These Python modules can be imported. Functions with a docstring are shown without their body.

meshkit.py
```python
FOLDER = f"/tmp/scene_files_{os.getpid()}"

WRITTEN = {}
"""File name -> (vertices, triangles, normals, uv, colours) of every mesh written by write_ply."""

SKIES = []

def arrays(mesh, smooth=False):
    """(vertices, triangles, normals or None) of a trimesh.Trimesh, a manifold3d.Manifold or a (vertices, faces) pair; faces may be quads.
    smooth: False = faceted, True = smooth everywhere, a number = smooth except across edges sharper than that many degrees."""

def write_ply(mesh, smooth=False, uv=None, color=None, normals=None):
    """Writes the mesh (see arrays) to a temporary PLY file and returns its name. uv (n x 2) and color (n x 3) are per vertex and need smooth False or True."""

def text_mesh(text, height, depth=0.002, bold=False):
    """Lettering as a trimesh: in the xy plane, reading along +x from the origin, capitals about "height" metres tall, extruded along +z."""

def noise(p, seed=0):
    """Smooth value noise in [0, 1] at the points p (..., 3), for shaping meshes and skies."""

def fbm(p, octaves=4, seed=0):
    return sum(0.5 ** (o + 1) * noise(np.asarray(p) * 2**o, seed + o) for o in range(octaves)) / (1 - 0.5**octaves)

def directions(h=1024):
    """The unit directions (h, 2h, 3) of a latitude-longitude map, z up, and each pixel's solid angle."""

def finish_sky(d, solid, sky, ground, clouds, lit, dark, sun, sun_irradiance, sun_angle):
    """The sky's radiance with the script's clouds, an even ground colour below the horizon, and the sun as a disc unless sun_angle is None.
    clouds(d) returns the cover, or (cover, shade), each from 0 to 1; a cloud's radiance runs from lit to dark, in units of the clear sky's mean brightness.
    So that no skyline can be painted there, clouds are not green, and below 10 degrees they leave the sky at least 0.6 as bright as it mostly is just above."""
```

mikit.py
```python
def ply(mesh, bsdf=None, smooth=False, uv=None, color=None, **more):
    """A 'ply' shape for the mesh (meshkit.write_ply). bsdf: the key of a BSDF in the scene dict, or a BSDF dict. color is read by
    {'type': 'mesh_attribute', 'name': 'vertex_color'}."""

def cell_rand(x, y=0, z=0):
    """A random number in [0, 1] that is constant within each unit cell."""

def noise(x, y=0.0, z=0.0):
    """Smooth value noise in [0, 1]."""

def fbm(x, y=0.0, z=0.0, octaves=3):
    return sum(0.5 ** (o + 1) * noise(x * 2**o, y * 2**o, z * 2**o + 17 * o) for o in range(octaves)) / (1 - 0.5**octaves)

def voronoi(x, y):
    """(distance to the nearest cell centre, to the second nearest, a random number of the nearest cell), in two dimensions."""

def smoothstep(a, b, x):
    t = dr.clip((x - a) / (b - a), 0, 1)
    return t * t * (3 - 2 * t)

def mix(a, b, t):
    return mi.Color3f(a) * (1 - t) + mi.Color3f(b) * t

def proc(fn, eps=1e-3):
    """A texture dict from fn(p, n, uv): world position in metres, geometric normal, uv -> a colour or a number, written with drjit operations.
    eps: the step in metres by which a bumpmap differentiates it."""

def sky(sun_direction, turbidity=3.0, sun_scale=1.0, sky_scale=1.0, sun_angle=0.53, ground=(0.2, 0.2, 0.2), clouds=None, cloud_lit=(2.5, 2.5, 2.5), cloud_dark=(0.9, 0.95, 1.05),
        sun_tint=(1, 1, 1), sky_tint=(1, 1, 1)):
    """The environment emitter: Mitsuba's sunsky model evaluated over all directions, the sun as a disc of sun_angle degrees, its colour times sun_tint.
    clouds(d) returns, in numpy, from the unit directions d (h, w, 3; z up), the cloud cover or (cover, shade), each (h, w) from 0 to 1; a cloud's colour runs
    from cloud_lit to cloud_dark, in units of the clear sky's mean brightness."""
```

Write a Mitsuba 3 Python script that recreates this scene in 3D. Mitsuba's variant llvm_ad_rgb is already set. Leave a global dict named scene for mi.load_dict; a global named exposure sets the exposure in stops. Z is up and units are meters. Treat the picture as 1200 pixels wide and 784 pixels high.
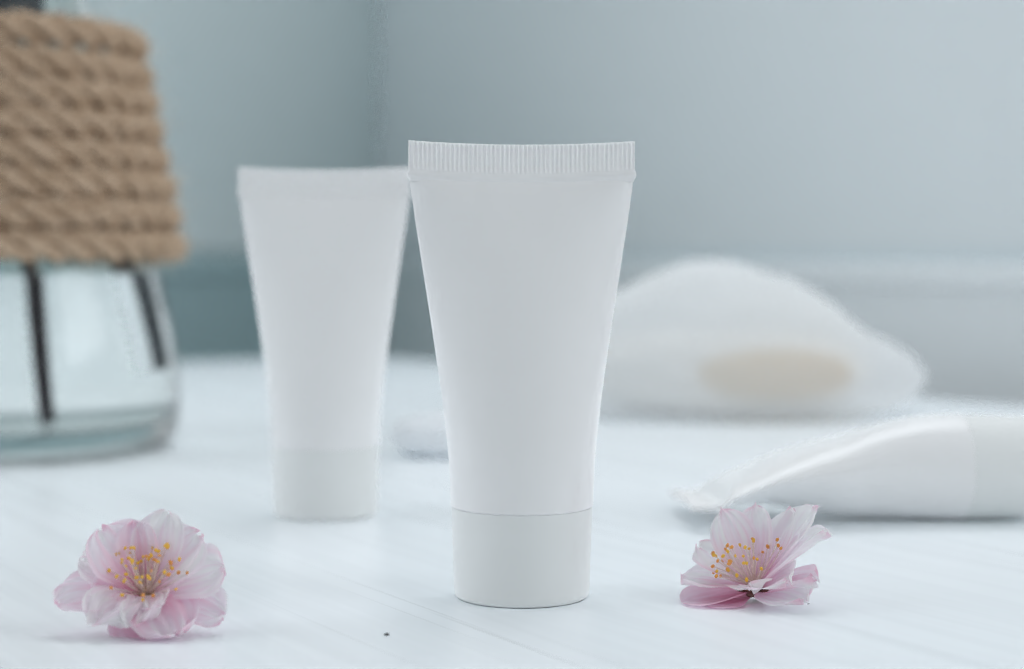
import math, random
import numpy as np
import trimesh
import drjit as dr
import mitsuba as mi
import mikit, meshkit
from mikit import proc, noise, fbm, smoothstep, mix

rng = np.random.default_rng(7)
random.seed(7)
T = mi.ScalarTransform4f
scene, labels = {}, {}
MM = 0.001

# ------------------------------------------------------------------ camera, light, exposure
F, CX, CY, HZ, CAMZ = 2060.0, 600.0, 392.0, 294.0, 0.076      # lens in photo pixels, horizon row, eye height
PITCH = math.atan((CY - HZ) / F)
exposure = 0.20
scene['camera'] = {
    'type': 'thinlens', 'fov': math.degrees(2 * math.atan(600 / F)), 'fov_axis': 'x',
    'to_world': T().look_at(origin=[0, 0, CAMZ], target=[0, math.cos(PITCH), CAMZ - math.sin(PITCH)], up=[0, 0, 1]),
    'aperture_radius': 0.0037, 'focus_distance': 0.374, 'near_clip': 0.01, 'far_clip': 50.0,
}
scene['room_light'] = {'type': 'constant', 'radiance': {'type': 'rgb', 'value': [0.385, 0.413, 0.428]}}


def rgb(*c):
    return {'type': 'rgb', 'value': list(c)}


def tag(key, label=None, cat=None, group=None, kind=None):
    d = labels.setdefault(key, {})
    for k, v in (('label', label), ('category', cat), ('group', group), ('kind', kind)):
        if v:
            d[k] = v


def box(x0, x1, y0, y1, z0, z1):
    b = trimesh.creation.box([x1 - x0, y1 - y0, z1 - z0])
    b.apply_translation([(x0 + x1) / 2, (y0 + y1) / 2, (z0 + z1) / 2])
    return b


def lamp(key, label, centre, target, w, h, value):
    """A softbox added in place of unseen window light: housing, and a glowing diffuser that faces the target."""
    m = T().look_at(origin=list(centre), target=list(target), up=[0, 1, 0.01])
    scene[key + '__diffuser'] = {'type': 'rectangle', 'to_world': m @ T().scale([w / 2, h / 2, 1]),
                                 'bsdf': {'type': 'diffuse', 'reflectance': rgb(.8, .8, .8)},
                                 'emitter': {'type': 'area', 'radiance': rgb(*value)}}
    hb = box(-w / 2 - .02, w / 2 + .02, -h / 2 - .02, h / 2 + .02, -.08, -.004)
    scene[key + '__housing'] = {**mikit.ply(hb, {'type': 'twosided', 'b': {'type': 'diffuse', 'reflectance': rgb(.05, .05, .05)}}), 'to_world': m}
    tag(key, label, 'lamp')


lamp('added_softbox', 'large added softbox overhead behind the tubes, standing in for window light, out of the frame', (.12, .95, 1.25), (-.05, .45, 0), .85, .6, (2.45, 2.57, 2.66))
lamp('added_softbox_001', 'tall added softbox to the left of the table, standing in for window light, out of the frame', (-1.15, .45, .65), (0, .5, .03), .8, .7, (1.75, 1.86, 1.96))

lamp('added_softbox_002', 'added softbox to the right of the table, standing in for window light, out of the frame', (1.0, .20, .60), (-.25, 1.05, .14), .6, .7, (1.9, 1.98, 2.05))


def ground(px, py, z=0.0):
    """The point at height z seen at a pixel of the photo (used once, to measure where things stand)."""
    a = (px - CX) / F
    b = (CY - py) / F
    fwd = np.array([0, math.cos(PITCH), -math.sin(PITCH)])
    up = np.array([0, math.sin(PITCH), math.cos(PITCH)])
    d = fwd + a * np.array([1, 0, 0]) + b * up
    return np.array([0, 0, CAMZ]) + d * ((z - CAMZ) / d[2])


def mat(key, d):
    scene[key] = d
    return key


# ------------------------------------------------------------------ materials
GD = np.array([.52, -.855])                 # direction of the grain in the table top


def grain_coords(p):
    u = p.x * GD[0] + p.y * GD[1]
    v = p.x * -GD[1] + p.y * GD[0]
    return u, v


def table_col(p, n, uv):
    u, v = grain_coords(p)
    g = fbm(u * 9, v * 260, 3.0, 4)
    g2 = noise(u * 3.0, v * 48, 9.0)
    streak = smoothstep(.60, .82, fbm(u * 5 + 40, v * 150, 1.0, 3))
    c = mix([.79, .825, .85], [.755, .79, .815], smoothstep(.35, .7, g) * .6 + .4 * g2)
    fine = smoothstep(.66, .86, fbm(u * 4 + 11, v * 420, 5.0, 3)) * smoothstep(.35, .6, noise(u * 6, v * 30, 2.0))
    return c * (1 - .04 * streak - .13 * fine)


def table_bump(p, n, uv):
    u, v = grain_coords(p)
    return fbm(u * 14, v * 420, 0.0, 3) * 1.0


mat('table_paint', {'type': 'twosided', 'b': {'type': 'bumpmap', 'arbitrary': proc(table_bump, 2e-4), 'scale': 0.000025,
    'bsdf': {'type': 'principled', 'base_color': proc(table_col), 'roughness': .34, 'specular': .45}}})


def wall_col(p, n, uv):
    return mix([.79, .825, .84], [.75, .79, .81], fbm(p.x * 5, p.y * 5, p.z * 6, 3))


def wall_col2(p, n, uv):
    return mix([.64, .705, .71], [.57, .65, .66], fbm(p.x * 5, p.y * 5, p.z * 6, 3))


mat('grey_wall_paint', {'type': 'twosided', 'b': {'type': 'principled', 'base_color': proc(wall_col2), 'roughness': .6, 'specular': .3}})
mat('shaded_woodwork_paint', {'type': 'twosided', 'b': {'type': 'principled', 'base_color': rgb(.33, .455, .475), 'roughness': .6, 'specular': .35}})  # left trim: the shade low in the corner is put into this darker colour
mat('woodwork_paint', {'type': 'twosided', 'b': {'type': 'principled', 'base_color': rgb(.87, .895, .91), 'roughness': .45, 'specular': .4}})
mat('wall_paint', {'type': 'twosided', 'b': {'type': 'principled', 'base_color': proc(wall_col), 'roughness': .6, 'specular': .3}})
mat('tube_plastic', {'type': 'twosided', 'b': {'type': 'principled', 'base_color': rgb(.86, .855, .855), 'roughness': .19, 'specular': .5}})
mat('cap_plastic', {'type': 'twosided', 'b': {'type': 'principled', 'base_color': rgb(.80, .81, .80), 'roughness': .45, 'specular': .45}})

# ------------------------------------------------------------------ table and walls
LW = ground(440, 418)
A, B, C = LW[:2], ground(1200, 476)[:2], ground(200, 424)[:2]
dr_ = (B - A) / np.linalg.norm(B - A)
dl_ = (C - A) / np.linalg.norm(C - A)
from shapely.geometry import Polygon


def at(px, y):                                   # the ground point in the direction of a photo column, y metres away
    return np.array([(px - CX) / F * y, y])


W0, WL, WR = at(444, 1.68), at(200, 1.37), at(1200, .95)     # the corner of the walls, and a point on either wall
wl_, wr_ = (WL - W0) / np.linalg.norm(WL - W0), (WR - W0) / np.linalg.norm(WR - W0)
nl, nr = np.array([wl_[1], -wl_[0]]), np.array([-wr_[1], wr_[0]])       # out of the room
nl = -nl if nl @ (W0 - [0, .5]) < 0 else nl
nr = -nr if nr @ (W0 - [0, .5]) < 0 else nr
poly = Polygon([A, A + dr_ * 1.35, A + dr_ * 1.35 + np.array([-.3, -.7]), [-.75, -.45], A + dl_ * 1.0 + np.array([0, -.6]), A + dl_ * 1.0])
for d_, n_ in ((wl_, nl), (wr_, nr)):            # the table stops short of the walls
    p_ = W0 - n_ * .045
    poly = poly.intersection(Polygon([p_ - d_ * 5, p_ + d_ * 5, p_ + d_ * 5 - n_ * 9, p_ - d_ * 5 - n_ * 9]))
tb = trimesh.creation.extrude_polygon(poly, .028, engine='earcut')
tb.apply_translation([0, 0, -.028])
scene['table'] = mikit.ply(tb, 'table_paint')
tag('table', 'white painted wooden table top with faint slanting grain under the tubes and blossoms', 'table')


def wall(key, start, direction, out, length, paint, trim, rec, label):
    """A wall behind the table: panel, groove and skirting board with a rounded bead."""
    o3 = np.array([*out, 0.])
    d3 = np.array([*direction, 0.])
    M = np.eye(4)
    M[:3, 0], M[:3, 1], M[:3, 2] = d3, o3, [0, 0, 1]      # local x along the wall, y towards the room's outside, z up
    M[:3, 3] = [*start, 0]

    def put(name, prof, paint=paint):
        pts = np.array(prof, float)                        # (y, z) outline
        n = len(pts)
        v = np.vstack([np.c_[np.full(n, -.02), pts], np.c_[np.full(n, length), pts]])
        i = np.arange(n)
        f = np.vstack([np.c_[i, (i + 1) % n, (i + 1) % n + n], np.c_[i, (i + 1) % n + n, i + n]])
        m = trimesh.Trimesh(v, f, process=False)
        m.apply_transform(M)
        scene[key + '__' + name] = mikit.ply(m, paint, smooth=35)
    put('panel', [(.0, .0775), (.03, .0775), (.03, .62), (.0, .62)])
    put('groove', [(.007, -.3), (.03, -.3), (.03, .0775), (.007, .0775)])
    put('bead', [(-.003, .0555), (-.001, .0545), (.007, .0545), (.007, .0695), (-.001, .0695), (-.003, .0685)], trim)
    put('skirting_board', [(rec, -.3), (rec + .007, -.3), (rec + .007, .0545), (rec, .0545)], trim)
    tag(key, label, 'wall')


RWL = float(np.linalg.norm(WR - W0)) + .05
scene['floor'] = mikit.ply(box(-3, 3, -3, 3, -.80, -.75), {'type': 'diffuse', 'reflectance': rgb(.20, .19, .18)})
tag('floor', kind='structure')
wall('wall', W0, wl_, nl, .85, 'grey_wall_paint', 'shaded_woodwork_paint', .0, 'shaded grey wall with a moulding behind the rope-wrapped vase, left of the corner')
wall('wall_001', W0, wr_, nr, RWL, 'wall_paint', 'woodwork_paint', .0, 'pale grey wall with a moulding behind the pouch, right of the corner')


# ------------------------------------------------------------------ squeeze tubes
R = .0157
RC0, RC1 = .0149, .0155                       # cap radius at its foot and at the seam
CAPH, BODY0, BODY1, TOP = .0200, .02006, .0918, .1000


def ellipse_b(a):
    """Half depth of an ellipse of half width a that keeps the girth of the round tube."""
    lo, hi = 0.0, R
    P = 2 * math.pi * R
    for _ in range(50):
        b = (lo + hi) / 2
        h = ((a - b) / (a + b)) ** 2
        p = math.pi * (a + b) * (1 + 3 * h / (10 + math.sqrt(4 - 3 * h)))
        lo, hi = (b, hi) if p < P else (lo, b)
    return (lo + hi) / 2


TK = np.array([0, .12, .3, .508, .746, .88, 1.0])
AK = np.array([1.0, 1.022, 1.105, 1.235, 1.398, 1.490, 1.563])
from scipy.interpolate import PchipInterpolator
half_w = PchipInterpolator(TK, AK * R)


def sag(x):                                    # the crimped end dips a little between its corners
    return -.0009 * (1 - (x / .025) ** 2)


def tube_body():
    N, rows = 128, []
    # rounded shoulder at the foot of the body
    for k in range(7):
        t = k / 6 * math.pi / 2
        rr = R - .0004 * (1 - math.sin(t))
        rows.append((BODY0 + .0004 * (1 - math.cos(t)), rr, rr))
    ts = np.concatenate([np.linspace(.02, .9, 60), np.linspace(.905, 1, 24)])
    for t in ts:
        a = float(half_w(t))
        b = max(ellipse_b(a), .00115)
        rows.append((BODY0 + .0008 + t * (BODY1 - BODY0 - .0008), a, b))
    ang = np.arange(N) / N * 2 * math.pi
    V = []
    for z, a, b in rows:
        t = np.clip((z - BODY0) / (BODY1 - BODY0), 0, 1)
        x, y = a * np.cos(ang), b * np.sin(ang)
        lens = np.sign(np.sin(ang)) * b * (1 - np.abs(np.cos(ang)) ** (1.7 + 12 * t ** 14))     # lens-like towards the crimp
        y = y * (1 - t ** 3) + lens * t ** 3
        V.append(np.c_[x, y, z + sag(x) * t ** 4])
    V = np.vstack(V)
    F_ = []
    for r in range(len(rows) - 1):
        i = np.arange(N)
        j = (i + 1) % N
        F_.append(np.c_[r * N + i, r * N + j, (r + 1) * N + j, (r + 1) * N + i])
    # foot disc
    V = np.vstack([V, [[0, 0, BODY0]]])
    i = np.arange(N)
    F_ = np.vstack(F_)
    f = np.vstack([F_[:, [0, 1, 2]], F_[:, [0, 2, 3]], np.c_[np.full(N, len(V) - 1), (i + 1) % N, i]])
    return trimesh.Trimesh(V, f, process=False)


def tube_crimp():
    """Flat welded end with fine upright ribs and a smooth lip along its foot."""
    ribs, per = 50, 10
    nx = ribs * per + 1
    xs = np.linspace(-1, 1, nx)
    prof = []                                   # (z above foot, half thickness, rib amount, half width)
    HW, HL = .02475, .0251
    for z, h, r, w in [(-.0006, .0010, 0, .0245), (.0, .00122, 0, .0248), (.0006, .00132, 0, HL), (.0011, .00130, 0, HL), (.0016, .00108, 0, .0249), (.0019, .0009, 0, HW), (.0024, .00082, .6, HW), (.003, .0008, 1, HW),
                       (.005, .0008, 1, HW), (.007, .0008, 1, HW), (.0078, .0008, 1, HW), (.0081, .0006, .8, HW), (.0082, .0003, .3, .0247)]:
        prof.append((z, h, r, w))
    wave = np.cos(xs * ribs * math.pi)
    front = []
    for z, h, r, w in prof:
        x = xs * w
        edge = np.clip((1 - np.abs(xs)) / .012, 0, 1) ** .5
        front.append((x, (h + .00020 * r * (wave - .2)) * (.35 + .65 * edge), np.full(nx, z + BODY1) + sag(x)))
    n = len(prof)
    V = [np.c_[x, -y, z] for x, y, z in front] + [np.c_[x, y, z] for x, y, z in front]
    V = np.vstack(V)
    f = []
    idx = np.arange(n * nx).reshape(n, nx)
    q = np.stack([idx[:-1, :-1], idx[:-1, 1:], idx[1:, 1:], idx[1:, :-1]], -1).reshape(-1, 4)
    f += [q[:, [0, 1, 2]], q[:, [0, 2, 3]], (q + n * nx)[:, [0, 2, 1]], (q + n * nx)[:, [0, 3, 2]]]
    off = n * nx
    for side in (0, nx - 1):
        a, b = idx[:-1, side], idx[1:, side]
        s = np.vstack([np.c_[a, b, b + off], np.c_[a, b + off, a + off]])
        f.append(s if side == 0 else s[:, ::-1])
    a, b = idx[-1, :-1], idx[-1, 1:]
    f.append(np.vstack([np.c_[a, b, b + off], np.c_[a, b + off, a + off]]))
    return trimesh.Trimesh(V, np.vstack(f), process=False)


def lathe(prof, n=96):
    prof = np.array(prof, float)
    ang = np.arange(n) / n * 2 * math.pi
    V = np.vstack([np.c_[r * np.cos(ang), r * np.sin(ang), np.full(n, z)] for r, z in prof])
    f = []
    i = np.arange(n)
    j = (i + 1) % n
    for k in range(len(prof) - 1):
        f += [np.c_[k * n + i, k * n + j, (k + 1) * n + j], np.c_[k * n + i, (k + 1) * n + j, (k + 1) * n + i]]
    return trimesh.Trimesh(V, np.vstack(f), process=False)


def tube_cap():
    p = [(1e-5, .0011), (RC0 - .0035, .0011), (RC0 - .0026, .0004), (RC0 - .0017, 0)]
    for k in range(6):
        t = k / 5 * math.pi / 2
        p.append((RC0 - .0011 * (1 - math.sin(t)), .0011 * (1 - math.cos(t))))
    p += [(RC0 + (RC1 - RC0) * .5, CAPH * .5), (RC1 - .00001, CAPH - .0001), (RC1 - .00004, CAPH - .00003), (RC1 - .00012, CAPH), (1e-5, CAPH)]
    return lathe(p, 128)


body_m, crimp_m, cap_m = tube_body(), tube_crimp(), tube_cap()
neck_m = lathe([(RC1 - .0002, CAPH - .001), (RC1 - .0002, BODY0 + .001)])     # collar that shows in the seam
body_p, crimp_p, cap_p = mikit.ply(body_m, 'tube_plastic', smooth=50), mikit.ply(crimp_m, 'tube_plastic', smooth=True), mikit.ply(cap_m, 'cap_plastic', smooth=40)
neck_p = mikit.ply(neck_m, 'cap_plastic', smooth=40)


def stand_tube(key, px, py, rot, tilt, label):
    g = ground(px, py)
    dist = g[1] + RC0
    pos = [g[0] * dist / g[1], dist, 0]
    m = T().translate(pos).rotate([0, 0, 1], rot).rotate([0, 1, 0], tilt)
    for name, p in (('body', body_p), ('crimp', crimp_p), ('cap', cap_p), ('collar', neck_p)):
        scene[f'{key}__{name}'] = {**p, 'to_world': m}
    tag(key, label, 'tube', 'white squeeze tubes')


stand_tube('squeeze_tube', 611.5, 714, 4.0, .0, 'sharp blank white squeeze tube standing on its cap in the middle, nearest the camera')
stand_tube('squeeze_tube_001', 382, 612, -3.0, .0, 'blurred blank white squeeze tube standing on its cap between the vase and the front tube')


def lying(m):
    """The same tube laid on its side: crimp flat near the table, squeezed so that its underside rests on the table."""
    v = np.array(m.vertices)
    x, y, z = v.T
    t = np.clip((z - BODY0) / (BODY1 - BODY0), 0, 1)
    tw = np.radians(np.interp(t, [0, .5, .8, 1], [30, 10, 6, 3]))          # the flattened end is twisted: its near edge is up
    aa, bb = np.interp(t, *ATAB), np.interp(t, *BTAB)
    zc = np.where(z < BODY0, R, np.sqrt((aa * np.sin(tw)) ** 2 + (bb * np.cos(tw)) ** 2)) + np.interp(t, [0, .5, .77, .95, 1], [0, .0012, .0042, .0048, .0040])
    return trimesh.Trimesh(np.c_[-z, x * np.cos(tw) + y * np.sin(tw), (zc + y * np.cos(tw) - x * np.sin(tw)) * .955], m.faces, process=False)


tt = np.linspace(0, 1, 80)
BTAB = (tt, np.array([max(ellipse_b(float(half_w(t))), .0009) for t in tt]))
ATAB = (tt, np.array([float(half_w(t)) for t in tt]))
dseam = .497
m_l = T().translate([(1137 - CX) / F * dseam + .0176, dseam, 0]).rotate([0, 0, 1], 2.0)
for name, m, mt, sm in (('body', body_m, 'tube_plastic', 50), ('crimp', crimp_m, 'tube_plastic', 60), ('cap', cap_m, 'cap_plastic', 40), ('collar', neck_m, 'cap_plastic', 40)):
    scene['squeeze_tube_002__' + name] = {**mikit.ply(lying(m), mt, smooth=sm), 'to_world': m_l}
tag('squeeze_tube_002', 'blank white squeeze tube lying on its side at the right, cap cut by the frame', 'tube', 'white squeeze tubes')

# ------------------------------------------------------------------ blossoms
mat('pale_petal_skin', {'type': 'twosided', 'b': {'type': 'diffuse', 'reflectance': {'type': 'mesh_attribute', 'name': 'vertex_color'}}})
mat('petal_skin', {'type': 'principledthin', 'base_color': {'type': 'mesh_attribute', 'name': 'vertex_color'}, 'roughness': .5, 'diff_trans': .95, 'eta': 1.3})
mat('filament_skin', {'type': 'twosided', 'b': {'type': 'principled', 'base_color': rgb(.78, .66, .60), 'roughness': .5}})
mat('anther_yellow', {'type': 'twosided', 'b': {'type': 'principled', 'base_color': rgb(.84, .49, .06), 'roughness': .6}})
mat('anther_orange', {'type': 'twosided', 'b': {'type': 'principled', 'base_color': rgb(.80, .35, .08), 'roughness': .6}})
mat('calyx_skin', {'type': 'twosided', 'b': {'type': 'principled', 'base_color': rgb(.17, .09, .07), 'roughness': .6}})
mat('heart_skin', {'type': 'twosided', 'b': {'type': 'principled', 'base_color': rgb(.42, .28, .14), 'roughness': .6}})


def hexcol(base, tip, u, k=1.0):
    return base[None] * (1 - u[:, None]) + tip[None] * u[:, None]


def sweep_tube(pts, radii, n=6):
    p = np.asarray(pts, float)
    t = np.gradient(p, axis=0)
    t /= np.linalg.norm(t, axis=1, keepdims=True) + 1e-15
    ref = np.array([.3, .2, .93]) if abs(t[0][2]) < .8 else np.array([.93, .2, .3])
    a = np.cross(t, ref)
    a /= np.linalg.norm(a, axis=1, keepdims=True)
    b = np.cross(t, a)
    ang = np.arange(n) / n * 2 * math.pi
    r = np.broadcast_to(radii, (len(p),))[:, None, None]
    v = p[:, None] + r * (np.cos(ang)[None, :, None] * a[:, None] + np.sin(ang)[None, :, None] * b[:, None])
    i, j = np.meshgrid(np.arange(len(p) - 1), np.arange(n), indexing='ij')
    q = np.stack([i * n + j, i * n + (j + 1) % n, (i + 1) * n + (j + 1) % n, (i + 1) * n + j], -1).reshape(-1, 4)
    m = len(p) - 1
    k = np.arange(1, n - 1)
    caps = np.vstack([np.c_[np.zeros_like(k), k + 1, k], np.c_[np.full_like(k, m * n), m * n + k, m * n + k + 1]])
    return v.reshape(-1, 3), np.vstack([q[:, [0, 1, 2]], q[:, [0, 2, 3]], caps])


def petal(phi, L, W, th0, th1, cup=.25, ruffle=.6, notch=.06, lift=0, fold=0, roll=0, seed=0, base=(.62, .22, .33), mid=(.80, .55, .63), tip=(.84, .70, .76), curl=0, tint=1.0):
    """One petal in the blossom's own frame (axis = z). Lengths in mm, angles in degrees; th = angle between petal and axis at its base / tip."""
    nu, nv = 34, 29
    u = np.sin(np.linspace(0, 1, nu) * np.pi / 2) ** 1.15
    u[-1] = 1
    th = np.radians(th0 + (th1 - th0) * u ** 1.3 + curl * np.clip((u - .75) / .25, 0, 1) ** 2)
    ds = np.diff(u) * L
    r = 1.1 + np.concatenate([[0], np.cumsum(np.sin(th[:-1]) * ds)])
    z = lift + np.concatenate([[0], np.cumsum(np.cos(th[:-1]) * ds)])
    pk = .60
    w = W / 2 * np.where(u > pk, np.sqrt(np.clip(1 - (np.clip(u - pk, 0, 1) / (1.004 - pk)) ** 2.5, 0, 1)), .16 + .84 * np.sin(np.pi / 2 * np.clip(u / pk, 0, 1)) ** 1.15)
    s = np.linspace(-1, 1, nv)
    P = np.zeros((nu, nv, 3))
    rs = np.random.default_rng(seed + 100)
    ph = rs.uniform(0, 6.28, 6)
    for i in range(nu):
        c, sn = math.cos(th[i]), math.sin(th[i])
        tang = np.array([sn, 0, c])
        nrm = np.array([-c, 0, sn])                       # towards the axis side
        side = np.array([0, 1, 0])
        uu = u[i]
        rl = math.radians(roll) * uu
        side_r = side * math.cos(rl) + nrm * math.sin(rl)
        nrm_r = nrm * math.cos(rl) - side * math.sin(rl)
        edge = np.abs(s) ** 2
        # rim: the tip line is rounded and notched
        back = -L * (notch * np.exp(-(s / .16) ** 2) + .03 * np.abs(s) ** 2.6) * uu ** 6
        h = cup * w[i] * (s ** 2) * (1 - .3 * uu)
        h = h + 1.55 * ruffle * uu ** 2 * (np.abs(s) ** 1.6 * np.sin(3.3 * s * 1.5 + ph[0] + 5 * uu) + .6 * np.sin(6.2 * s + ph[1] + 2 * uu) * uu ** 2 + .45 * np.sin(11 * s + ph[2] - 4 * uu) * uu ** 3 + .22 * np.sin(19 * s + ph[5] + 3 * uu) * uu ** 4)
        h = h + .10 * uu ** .6 * np.sin(s * 21 + ph[4] + np.sin(uu * 6 + ph[1]))
        h = h + fold * uu * np.exp(-(s / .25) ** 2)
        lat = s * w[i] * (1 + .04 * np.sin(9 * uu + ph[3] + 3 * np.sign(s)))
        P[i] = np.array([r[i], 0, z[i]])[None] + lat[:, None] * side_r + h[:, None] * nrm_r + back[:, None] * tang
    # fine wrinkles along the veins
    nn = meshkit.fbm(np.stack([np.broadcast_to(u[:, None] * 2.0, (nu, nv)), np.broadcast_to(s[None] * 5.0, (nu, nv)), np.full((nu, nv), seed * 3.7)], -1), 3, seed)
    P[..., 2] += (nn - .5) * 1.3 * u[:, None] ** .7
    V = P.reshape(-1, 3)
    cph, sph = math.cos(math.radians(phi)), math.sin(math.radians(phi))
    V = np.c_[V[:, 0] * cph - V[:, 1] * sph, V[:, 0] * sph + V[:, 1] * cph, V[:, 2]]
    idx = np.arange(nu * nv).reshape(nu, nv)
    q = np.stack([idx[:-1, :-1], idx[:-1, 1:], idx[1:, 1:], idx[1:, :-1]], -1).reshape(-1, 4)
    f = np.vstack([q[:, [0, 1, 2]], q[:, [0, 2, 3]]])
    # the petal's own colours: deep pink foot, pale blade, pink veins and rim
    U = np.broadcast_to(u[:, None], (nu, nv)).ravel()
    S = np.broadcast_to(s[None], (nu, nv)).ravel()
    base, mid, tip = map(np.array, (base, mid, tip))
    k1 = np.clip(U / .38, 0, 1)[:, None] ** .8
    k2 = np.clip((U - .3) / .6, 0, 1)[:, None]
    col = (base * (1 - k1) + mid * k1) * (1 - k2) + tip * k2
    vein = (.5 + .5 * np.cos(S * 22 + np.sin(U * 5 + ph[4]))) ** 4
    col *= 1 - tint * .17 * vein[:, None] * np.array([.35, 1, .75]) * (1 - .5 * U[:, None])
    blot = nn.ravel()[:, None] - .5
    col *= 1 - tint * .45 * blot * np.array([.25, 1, .7])
    rim = np.clip((U - .93) / .07, 0, 1) * (nn.ravel() > .5)
    col *= 1 - tint * .22 * rim[:, None] * np.array([.3, 1, .7])
    return V, f, np.clip(col, .02, .92)


def frame(axis):
    n = np.array(axis, float)
    n /= np.linalg.norm(n)
    e1 = np.array([1., 0, 0]) - n * n[0]
    e1 /= np.linalg.norm(e1)
    return np.c_[e1, np.cross(n, e1), n]


def rest(P, floor=.00035):
    """Let what would sink into the table lie on it instead."""
    z = P[:, 2]
    k = .0009
    P = P.copy()
    P[:, 2] = floor + k * np.logaddexp(0, (z - floor) / k)
    return P


def numbered(key):
    if key not in scene:
        return key
    i = 1
    while f'{key}_{i:03d}' in scene:
        i += 1
    return f'{key}_{i:03d}'


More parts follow.
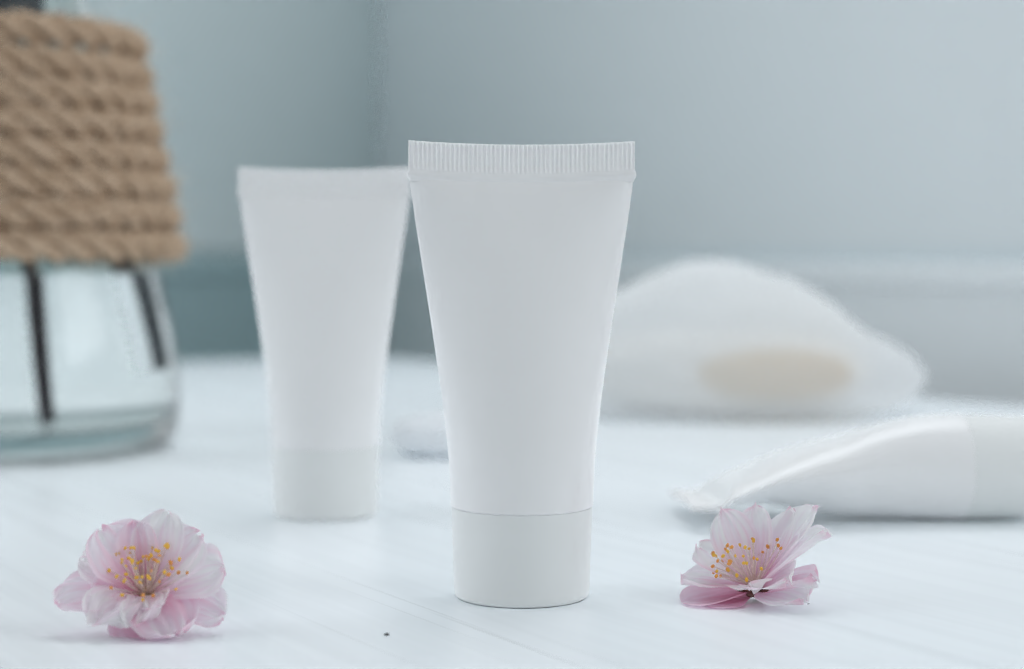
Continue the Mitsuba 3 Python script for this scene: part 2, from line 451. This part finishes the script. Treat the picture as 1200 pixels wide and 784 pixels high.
def blossom(key, centre, axis, petals, stamens, label, cat='blossom', seed=0, heart=True, calyx=True, lean=(0, 0), pale=None, size=1.0, skin='petal_skin'):
    M, c = frame(axis) * size, np.array(centre)

    def place(V):
        return V * MM @ M.T + c
    for i, p in enumerate(petals):
        V, f, col = petal(seed=seed * 31 + i, **{**(pale or {}), **p})
        scene[numbered(key + '__petal')] = mikit.ply(trimesh.Trimesh(rest(place(V)), f, process=False), skin, smooth=True, color=col)
    rs = np.random.default_rng(seed + 5)
    for i in range(stamens):
        ph = rs.uniform(0, 2 * math.pi)
        th = math.radians(8 + 50 * rs.uniform(0, 1) ** .8)
        Ls = rs.uniform(6.0, 10.5)
        d0 = np.array([math.cos(ph), math.sin(ph), 0])
        dirn = d0 * math.sin(th) + np.array([lean[0], lean[1], math.cos(th)])
        dirn /= np.linalg.norm(dirn)
        s = np.linspace(0, 1, 6)[:, None]
        bend = (rs.uniform(-1, 1, 3) * .9)[None] * s * (1 - s) * 2
        pts = d0 * .8 + np.array([0, 0, .8]) + dirn * Ls * s + bend
        sk = numbered(key + '__stamen')
        v, f = sweep_tube(place(pts), np.linspace(.13, .09, 6) * MM, 5)
        scene[sk] = mikit.ply(trimesh.Trimesh(v, f, process=False), 'filament_skin', smooth=True)
        an = trimesh.creation.icosphere(1, 1.0)
        an.vertices *= rs.uniform(.7, 1.1) * np.array([.35, .41, .52])
        an.apply_transform(trimesh.transformations.random_rotation_matrix(rs.uniform(0, 1, 3)))
        an.vertices = place(an.vertices + pts[-1])
        scene[sk + '__anther'] = mikit.ply(an, 'anther_yellow' if rs.uniform() < .65 else 'anther_orange', smooth=True)
    if heart:
        h = trimesh.creation.icosphere(2, 1.0)
        h.vertices *= np.array([1.9, 1.9, 1.0])
        h.vertices = place(h.vertices + [0, 0, .25])
        scene[key + '__heart'] = mikit.ply(h, 'heart_skin', smooth=True)
    if calyx:
        m = lathe([(.01, -5.2), (.75, -5.1), (.95, -4.5), (1.25, -3.2), (1.9, -1.6), (2.2, -.4), (1.2, .3), (.01, .4)], 20)
        m.vertices = rest(place(m.vertices))
        scene[key + '__calyx'] = mikit.ply(m, 'calyx_skin', smooth=True)
        for k in range(5):
            a = 2 * math.pi * k / 5 + .4
            s = np.linspace(0, 1, 7)
            pts = np.c_[(1.6 + 2.4 * s) * math.cos(a), (1.6 + 2.4 * s) * math.sin(a), -1.5 + 1.0 * s + .6 * s * s]
            v, f = sweep_tube(place(pts), (np.sin(np.pi * (s * .85 + .12)) * .75 + .05) * MM, 6)
            scene[numbered(key + '__sepal')] = mikit.ply(trimesh.Trimesh(rest(v), f, process=False), 'calyx_skin', smooth=True)
    tag(key, label, cat, 'blossoms lying on the table')


PINK = dict(base=(.84, .42, .57), mid=(.95, .72, .82), tip=(.98, .86, .915))
PALE = dict(base=(.92, .68, .79), mid=(.97, .84, .91), tip=(.985, .935, .96))
DEEP = dict(base=(.84, .42, .56), mid=(.91, .60, .73), tip=(.95, .77, .86))

# the open blossom at the left: faces the camera, its back petals stand up, its front petals lie on the table
dL = .351
cL = np.array([(168 - CX) / F * dL, dL, CAMZ - (699 - HZ) / F * dL])
blossom('blossom', cL, (0.02, -.60, .80), [
    dict(phi=138, L=16.5, W=15, th0=40, th1=62, cup=.30, ruffle=.7, **PINK),
    dict(phi=163, L=15, W=12, th0=55, th1=80, cup=.2, ruffle=.8, **PALE),
    dict(phi=104, L=15, W=9, th0=38, th1=55, cup=.6, ruffle=1.0, roll=-20, **PINK),
    dict(phi=72, L=17.5, W=11, th0=40, th1=50, cup=.35, ruffle=.8, **PALE),
    dict(phi=38, L=16.5, W=15, th0=46, th1=66, cup=.25, ruffle=.7, **PALE),
    dict(phi=8, L=17, W=14, th0=62, th1=86, cup=.15, ruffle=1.0, **PALE),
    dict(phi=-22, L=18, W=12, th0=78, th1=98, cup=.35, ruffle=1.1, **PINK),
    dict(phi=-58, L=16.5, W=15, th0=58, th1=112, cup=.1, ruffle=1.7, **PINK),
    dict(phi=-92, L=12, W=11, th0=32, th1=128, cup=.25, ruffle=2.2, curl=20, **PALE),
    dict(phi=-126, L=14.5, W=11.5, th0=44, th1=116, cup=.3, ruffle=1.8, curl=35, **PALE),
    dict(phi=-68, L=9.5, W=9, th0=28, th1=118, cup=.3, ruffle=2.0, **PALE),
    dict(phi=-150, L=11, W=9, th0=40, th1=112, cup=.3, ruffle=1.8, **PINK),
    dict(phi=-80, L=15, W=16, th0=80, th1=125, cup=.2, ruffle=1.0, lift=-.8, **DEEP),
    dict(phi=196, L=18, W=14, th0=72, th1=92, cup=.35, ruffle=.9, **PINK),
], 62, 'larger pink blossom facing the camera, lying open at the left front of the table', seed=3, lean=(.14, .10), size=.95)

# the side-on blossom at the right: rests on its left petals, right side lifted off the table
dR = .379
cR = np.array([(886 - CX) / F * dR, dR, CAMZ - (690 - HZ) / F * dR])
blossom('blossom_001', cR, (-.30, -.20, .93), [
    dict(phi=101, L=17.5, W=10, th0=30, th1=24, cup=.35, ruffle=.5, notch=-.05, **PALE),
    dict(phi=60, L=17.5, W=9.5, th0=42, th1=30, cup=.4, ruffle=.6, notch=-.04, **PALE),
    dict(phi=135, L=15, W=12, th0=48, th1=62, cup=.3, ruffle=.6, **PALE),
    dict(phi=168, L=15, W=12, th0=66, th1=76, cup=.35, ruffle=.7, **PALE),
    dict(phi=198, L=16.5, W=12, th0=84, th1=82, cup=.55, ruffle=.6, lift=-1.0, **DEEP),
    dict(phi=214, L=14.5, W=10, th0=98, th1=104, cup=.5, ruffle=.7, lift=-1.8, **DEEP),
    dict(phi=262, L=9, W=10, th0=40, th1=95, cup=.1, ruffle=.9, **PALE),
    dict(phi=306, L=14.5, W=13, th0=84, th1=99, cup=.3, ruffle=.7, lift=-1.0, **PALE),
    dict(phi=300, L=14, W=12.5, th0=64, th1=76, cup=.45, ruffle=.7, lift=-.8, **PALE),
    dict(phi=322, L=16, W=11, th0=74, th1=76, cup=.4, ruffle=.7, lift=-1.8, **PINK),
    dict(phi=345, L=20.5, W=11, th0=62, th1=60, cup=.5, ruffle=.8, **PALE),
    dict(phi=12, L=21.5, W=11, th0=60, th1=48, cup=.55, ruffle=.7, curl=-15, **PALE),
    dict(phi=30, L=18.5, W=10, th0=56, th1=44, cup=.5, ruffle=.7, **PALE),
], 44, 'smaller pink blossom seen from the side with lifted petals, in front of the lying tube', seed=11, lean=(-.08, .05))

# a small white lump, far out of focus, between the two standing tubes
mat('wool_skin', {'type': 'twosided', 'b': {'type': 'diffuse', 'reflectance': rgb(.86, .89, .92)}})
wool = trimesh.creation.icosphere(5, 1.0)
wv = wool.vertices * (1 + .22 * (meshkit.fbm(wool.vertices * 1.6 + 3, 3, 12) - .5))[:, None]
wool.vertices = wv * np.array([.0215, .013, .0088]) + np.array([(524 - CX) / F * .648, .648, .0078])
wool.vertices[:, 2] = np.maximum(wool.vertices[:, 2], .0003)
scene['cotton_ball'] = mikit.ply(wool, 'wool_skin', smooth=True)
tag('cotton_ball', 'small blurred whitish lump on the table, half hidden behind the front tube', 'cotton ball')

# crumbs
mat('crumb_dark', {'type': 'diffuse', 'reflectance': rgb(.11, .115, .12)})
for px, py, s, lab in ((453, 744.5, .00042, 'tiny dark crumb on the table left of the front tube'), (947.5, 708, .00017, 'tiny dark crumb on the table beside the right blossom')):
    g = ground(px, py)
    m = trimesh.creation.icosphere(2, 1.0)
    m.vertices *= (.8 + .5 * meshkit.noise(m.vertices * 1.7 + 5, 3))[:, None] * np.array([1.15, .95, .6]) * s
    m.apply_translation([g[0], g[1], s * .5])
    k = numbered('crumb')
    scene[k] = mikit.ply(m, 'crumb_dark', smooth=True)
    tag(k, lab, 'crumb')

# ------------------------------------------------------------------ pouch
dP = .822
cP = np.array([(878 - CX) / F * dP, dP, 0])
SX = np.array([-.098, -.09, -.075, -.055, -.035, -.017, 0., .02, .042, .062, .076, .0825])
SH = np.array([.016, .034, .052, .064, .0700, .0716, .0705, .0635, .0500, .0365, .026, .019])
SL = np.array([.010, .003, .0005, .0003, .0003, .0003, .0003, .0003, .001, .004, .010, .016])   # underside
SD = np.array([.008, .030, .045, .053, .058, .060, .060, .057, .049, .036, .020, .005])
fh, fl, fd = PchipInterpolator(SX, SH), PchipInterpolator(SX, SL), PchipInterpolator(SX, SD)
nx, na = 110, 120
xs = np.linspace(SX[0], SX[-1], nx)
ang = np.linspace(0, 2 * math.pi, na, endpoint=False)
V = []
for x in xs:
    h, l, d = float(fh(x)), float(fl(x)), float(fd(x))
    zc = l + (h - l) * .17                     # widest low down
    y = d * np.sign(np.cos(ang)) * np.abs(np.cos(ang)) ** np.where(np.sin(ang) > 0, .9, .25)
    z = np.where(np.sin(ang) > 0, zc + (h - zc) * np.abs(np.sin(ang)) ** 1.15, zc - (zc - l) * np.abs(np.sin(ang)) ** .35)
    V.append(np.c_[np.full(na, x), y, z])
V = np.array(V)
q = V.copy()
wr = meshkit.fbm(np.stack([q[..., 0] * 16 + q[..., 2] * 30, q[..., 1] * 22, q[..., 2] * 34 - q[..., 0] * 22], -1), 3, 5) - .5
ridge = np.abs(meshkit.noise(np.stack([q[..., 0] * 20 - q[..., 2] * 40, q[..., 1] * 14, q[..., 2] * 20 + 4], -1), 9) - .5)
ctr = np.stack([q[..., 0], q[..., 1] * 0, q[..., 2] * 0 + .022], -1)
dirv = (q - ctr)
dirv /= np.linalg.norm(dirv, axis=-1, keepdims=True) + 1e-9
fold = np.sin((q[..., 0] * .62 - q[..., 2] + .012 * wr) * 2 * math.pi / .030) * .0008 * np.clip((q[..., 2] - .030) / .02, 0, 1)
V = V + dirv * (fold + (wr * .007 - ridge * .009) * np.clip(q[..., 2] / .02, .1, 1))[..., None]
V[..., 2] = np.maximum(V[..., 2], .0004)
idx = np.arange(nx * na).reshape(nx, na)
q4 = np.stack([idx[:-1], np.roll(idx, -1, 1)[:-1], np.roll(idx, -1, 1)[1:], idx[1:]], -1).reshape(-1, 4)
Vp = V.reshape(-1, 3)
e0, e1 = len(Vp), len(Vp) + 1
Vp = np.vstack([Vp, V[0].mean(0), V[-1].mean(0)])
i = np.arange(na)
fp = np.vstack([q4[:, [0, 1, 2]], q4[:, [0, 2, 3]], np.c_[np.full(na, e0), idx[0][(i + 1) % na], idx[0]], np.c_[np.full(na, e1), idx[-1], idx[-1][(i + 1) % na]]])
pm = trimesh.Trimesh(Vp, fp, process=False)
pm.apply_translation(cP)
mat('sheer_cloth', {'type': 'blendbsdf', 'weight': .66, 'a': {'type': 'null'},
    'b': {'type': 'principledthin', 'base_color': rgb(.95, .96, .97), 'roughness': .6, 'diff_trans': .6, 'eta': 1.2}})
scene['pouch'] = mikit.ply(pm, 'sheer_cloth', smooth=True)
tag('pouch', 'sheer white fabric pouch, puffed up and blurred, in front of the right wall', 'pouch')

mat('soap_skin', {'type': 'twosided', 'b': {'type': 'principled', 'base_color': rgb(.60, .42, .20), 'roughness': .5}})
mat('cotton_skin', {'type': 'twosided', 'b': {'type': 'diffuse', 'reflectance': rgb(.90, .89, .86)}})


def blob(c, s, power=.6, amp=.06, seed=0, sub=5):
    m = trimesh.creation.icosphere(sub, 1.0)
    v = m.vertices
    v = np.sign(v) * np.abs(v) ** power
    v = v * (1 + amp * (meshkit.fbm(m.vertices * 2.2 + seed, 3, seed) - .5)[:, None] * 2)
    m.vertices = v * np.array(s) + np.array(c)
    return m


scene['cotton_pad'] = mikit.ply(blob(cP + [-.012, .002, .020], (.066, .042, .0185), .7, .10, 4), 'cotton_skin', smooth=True)
tag('cotton_pad', 'creamy white soft padding filling the lower half of the sheer pouch', 'padding')
scene['soap_bar'] = mikit.ply(blob(cP + [.006, -.0345, .0205], (.036, .013, .0118), .92, .04, 8), 'soap_skin', smooth=True)
tag('soap_bar', 'beige bar showing through the front of the sheer pouch', 'bar')

# ------------------------------------------------------------------ vase, water, rope, twigs
dV = .678
cV = np.array([(8 - CX) / F * dV, dV, 0])
OUT = np.array([(0, .0050), (.044, .0040), (.0535, .0010), (.0565, .0), (.0595, .0008), (.0628, .0035), (.0648, .009), (.0655, .018), (.0648, .030), (.0616, .050), (.0573, .070), (.0520, .100), (.0470, .130), (.0432, .150), (.0395, .161), (.0345, .173), (.0300, .186), (.0275, .200), (.0272, .215), (.0285, .232)])


def smooth_prof(p, n):
    p = np.array(p)
    s = np.concatenate([[0], np.cumsum(np.linalg.norm(np.diff(p, axis=0), axis=1))])
    f = PchipInterpolator(s, p)
    return f(np.linspace(0, s[-1], n))


outer = smooth_prof(OUT, 150)
WATER = .0665
TH = .0026
inn = [(0, .0105), (.046, .0100), (.0560, .0098), (.0608, .0140)]
for r, z in OUT:
    if z > .016:
        inn.append((r - TH - .0042 * np.clip((z - .14) / .02, 0, 1), z))
inner = smooth_prof(inn, 150)
wet = inner[inner[:, 1] <= WATER]
wet = np.vstack([wet, [np.interp(WATER, inner[40:, 1], inner[40:, 0]), WATER]])
dry = np.vstack([wet[-1], inner[inner[:, 1] > WATER]])
outer[0, 0] = wet[0, 0] = 1e-5
rim = [(outer[-1, 0] - .0068 * (.5 - .5 * math.cos(t)), .232 + .0034 * math.sin(t)) for t in np.linspace(0, math.pi, 9)]
glass = lathe(np.vstack([outer, rim[1:-1], dry[::-1]]), 160)
glass.apply_translation(cV + [0, 0, .0006])
GL = {'type': 'dielectric', 'int_ior': 1.5, 'ext_ior': 1.0, 'specular_transmittance': rgb(.968, .983, .975)}
scene['vase'] = mikit.ply(glass, mat('clear_glass', GL), smooth=40)
tag('vase', 'clear conical glass vase bound with rope, at the left edge behind the tubes', 'vase')
wside = lathe(wet, 160)
wside.apply_translation(cV + [0, 0, .0006])
scene['water__side'] = mikit.ply(wside, mat('water_in_glass', {'type': 'dielectric', 'int_ior': 1.33, 'ext_ior': 1.5}), smooth=40)
wtop = lathe([(wet[-1, 0], WATER), (wet[-1, 0] * .5, WATER), (1e-5, WATER)], 160)
wtop.apply_translation(cV + [0, 0, .0006])
scene['water__surface'] = mikit.ply(wtop, mat('water_top', {'type': 'dielectric', 'int_ior': 1.33, 'ext_ior': 1.0}), smooth=False)
tag('water', 'clear water standing in the glass vase below the rope', 'water')


def jute_col(p, n, uv):
    g = fbm(p.x * 700, p.y * 700, p.z * 900, 3)
    return mix([.27, .165, .09], [.76, .58, .43], smoothstep(.15, .85, g))


mat('jute', {'type': 'twosided', 'b': {'type': 'diffuse', 'reflectance': proc(jute_col)}})
mat('jute_fuzz', {'type': 'twosided', 'b': {'type': 'diffuse', 'reflectance': rgb(.82, .69, .55)}})
RR = .0058                                     # rope radius
pitch = .0109
Z0, turns = .0778, 8
nseg = int(turns * 190)
k = np.linspace(0, turns - .02, nseg)
fr = k - np.floor(k)
step = np.clip((fr - .78) / .22, 0, 1)
zc = Z0 + pitch * (np.floor(k) + .22 * fr + .78 * step * step * (3 - 2 * step)) - .0012 * (k < 1) * (1 - fr)   # each turn lies nearly level and climbs at the back
glass_r = np.interp(zc, outer[60:, 1], outer[60:, 0])
wob = meshkit.fbm(np.c_[k * 2.3, k * 0, k * 0 + 2], 2, 4) - .5
rad = glass_r + RR * 1.12 + wob * .0026
zc = zc + (meshkit.fbm(np.c_[k * 1.9, k * 0 + 7, k * 0], 2, 8) - .5) * .0014
th = -k * 2 * math.pi + math.pi / 2
core = np.c_[rad * np.cos(th), rad * np.sin(th), zc]
er = np.c_[np.cos(th), np.sin(th), np.zeros(nseg)]
ez = np.tile([0, 0, 1.0], (nseg, 1))
arc = np.concatenate([[0], np.cumsum(np.linalg.norm(np.diff(core, axis=0), axis=1))])
for s in range(3):
    tw = arc / .034 * 2 * math.pi + s * 2 * math.pi / 3
    o = RR * .60
    path = core + o * (np.cos(tw)[:, None] * er + np.sin(tw)[:, None] * ez)
    v, f = sweep_tube(path, RR * .47 * (1 + .12 * (meshkit.fbm(np.c_[k * 30, k * 0 + s, k * 0], 2, s) - .5)), 9)
    v = v + (meshkit.noise(v * 900, 5)[:, None] - .5) * .0006
    scene[numbered('jute_rope__strand')] = mikit.ply(trimesh.Trimesh(v + cV, f, process=False), 'jute', smooth=True)
nf = 6500
fi = rng.integers(0, nseg, nf)
fa = rng.uniform(0, 2 * math.pi, nf)
fv, ff = [], []
for a_, i_ in zip(fa, fi):
    nrm = math.cos(a_) * er[i_] + math.sin(a_) * ez[i_]
    if nrm @ er[i_] < -.35:
        continue
    p0 = core[i_] + nrm * RR * .9
    tg = np.cross(er[i_], ez[i_]) * rng.choice([-1, 1])
    Lf = rng.uniform(.002, .0095)
    s = np.linspace(0, 1, 4)[:, None]
    pts = p0 + Lf * s * (nrm * rng.uniform(.25, .9) + tg * rng.uniform(.3, 1.2) + rng.normal(0, .25, 3)) + Lf * s * s * rng.normal(0, .25, 3)
    v, f = sweep_tube(pts, np.linspace(.00011, .00006, 4), 3)
    ff.append(f + sum(map(len, fv)) if False else f + len(fv) * 12)
    fv.append(v)
scene['jute_rope__fibre'] = mikit.ply(trimesh.Trimesh(np.vstack(fv) + cV, np.vstack(ff), process=False), 'jute_fuzz')
tag('jute_rope__fibre', kind='stuff')
tag('jute_rope', 'brown twisted jute rope wound in close turns round the glass vase', 'rope')

mat('bark', {'type': 'twosided', 'b': {'type': 'principled', 'base_color': rgb(.014, .012, .016), 'roughness': .8, 'specular': .2}})
mat('dark_teal', {'type': 'twosided', 'b': {'type': 'principled', 'base_color': rgb(.022, .036, .044), 'roughness': .8, 'specular': .2}})
mat('leaf_dark', {'type': 'twosided', 'b': {'type': 'principled', 'base_color': rgb(.015, .03, .045), 'roughness': .5}})


def twig(key, pts, r, label, bark='bark'):
    p = smooth_prof(pts, 60)
    rr = np.interp(np.linspace(0, 1, 60), [0, 1], r) * (1 + .25 * (meshkit.fbm(np.c_[np.linspace(0, 9, 60), np.zeros(60), np.zeros(60)], 2, 3) - .5))
    v, f = sweep_tube(p + cV, rr, 10)
    scene[key + '__stem'] = mikit.ply(trimesh.Trimesh(v, f, process=False), bark, smooth=True)
    tag(key, label, 'twig')


twig('twig', [(.0215, -.030, .0115), (.0195, -.029, .030), (.0170, -.027, .058), (.016, -.026, .070), (.012, -.018, .10), (.006, -.008, .15), (.005, -.004, .19), (-.004, 0, .26)], (.0028, .0038), 'dark brown twig standing upright in the glass vase')
twig('twig_001', [(.0530, -.001, .030), (.0505, -.002, .045), (.0455, -.003, .068), (.034, -.006, .11), (.012, -.006, .17), (.004, -.002, .21), (.004, .002, .26)], (.0046, .0042), 'dark slanting rod close to the right side of the glass vase', 'dark_teal')  # dark teal rod along the dark band at the glass edge

# dark leaves and a petal at the neck
for j, (x, y, z, a) in enumerate([(.003, -.030, .1585, 8), (.011, -.027, .1575, -14), (-.006, -.029, .159, 20), (.007, -.022, .160, -4), (-.001, -.024, .158, 2), (.015, -.022, .159, -8)]):
    V_, f_, c_ = petal(0, 26, 18, 0, 12, cup=.5, ruffle=.8, seed=60 + j)
    P_ = np.c_[V_[:, 1], -V_[:, 0] * .8, V_[:, 2]] * MM
    Rm = trimesh.transformations.rotation_matrix(math.radians(a), [0, 1, 0])[:3, :3]
    scene[numbered('twig__leaf')] = mikit.ply(trimesh.Trimesh(P_ @ Rm.T + cV + [x, y, z], f_, process=False), 'leaf_dark', smooth=True)
V_, f_, c_ = petal(0, 9, 7, 30, 60, seed=70, base=(.6, .2, .3), mid=(.65, .25, .36), tip=(.7, .3, .42))
scene['twig__petal'] = mikit.ply(trimesh.Trimesh(V_ * MM + cV + [.0185, -.014, .157], f_, process=False), 'petal_skin', smooth=True, color=c_)
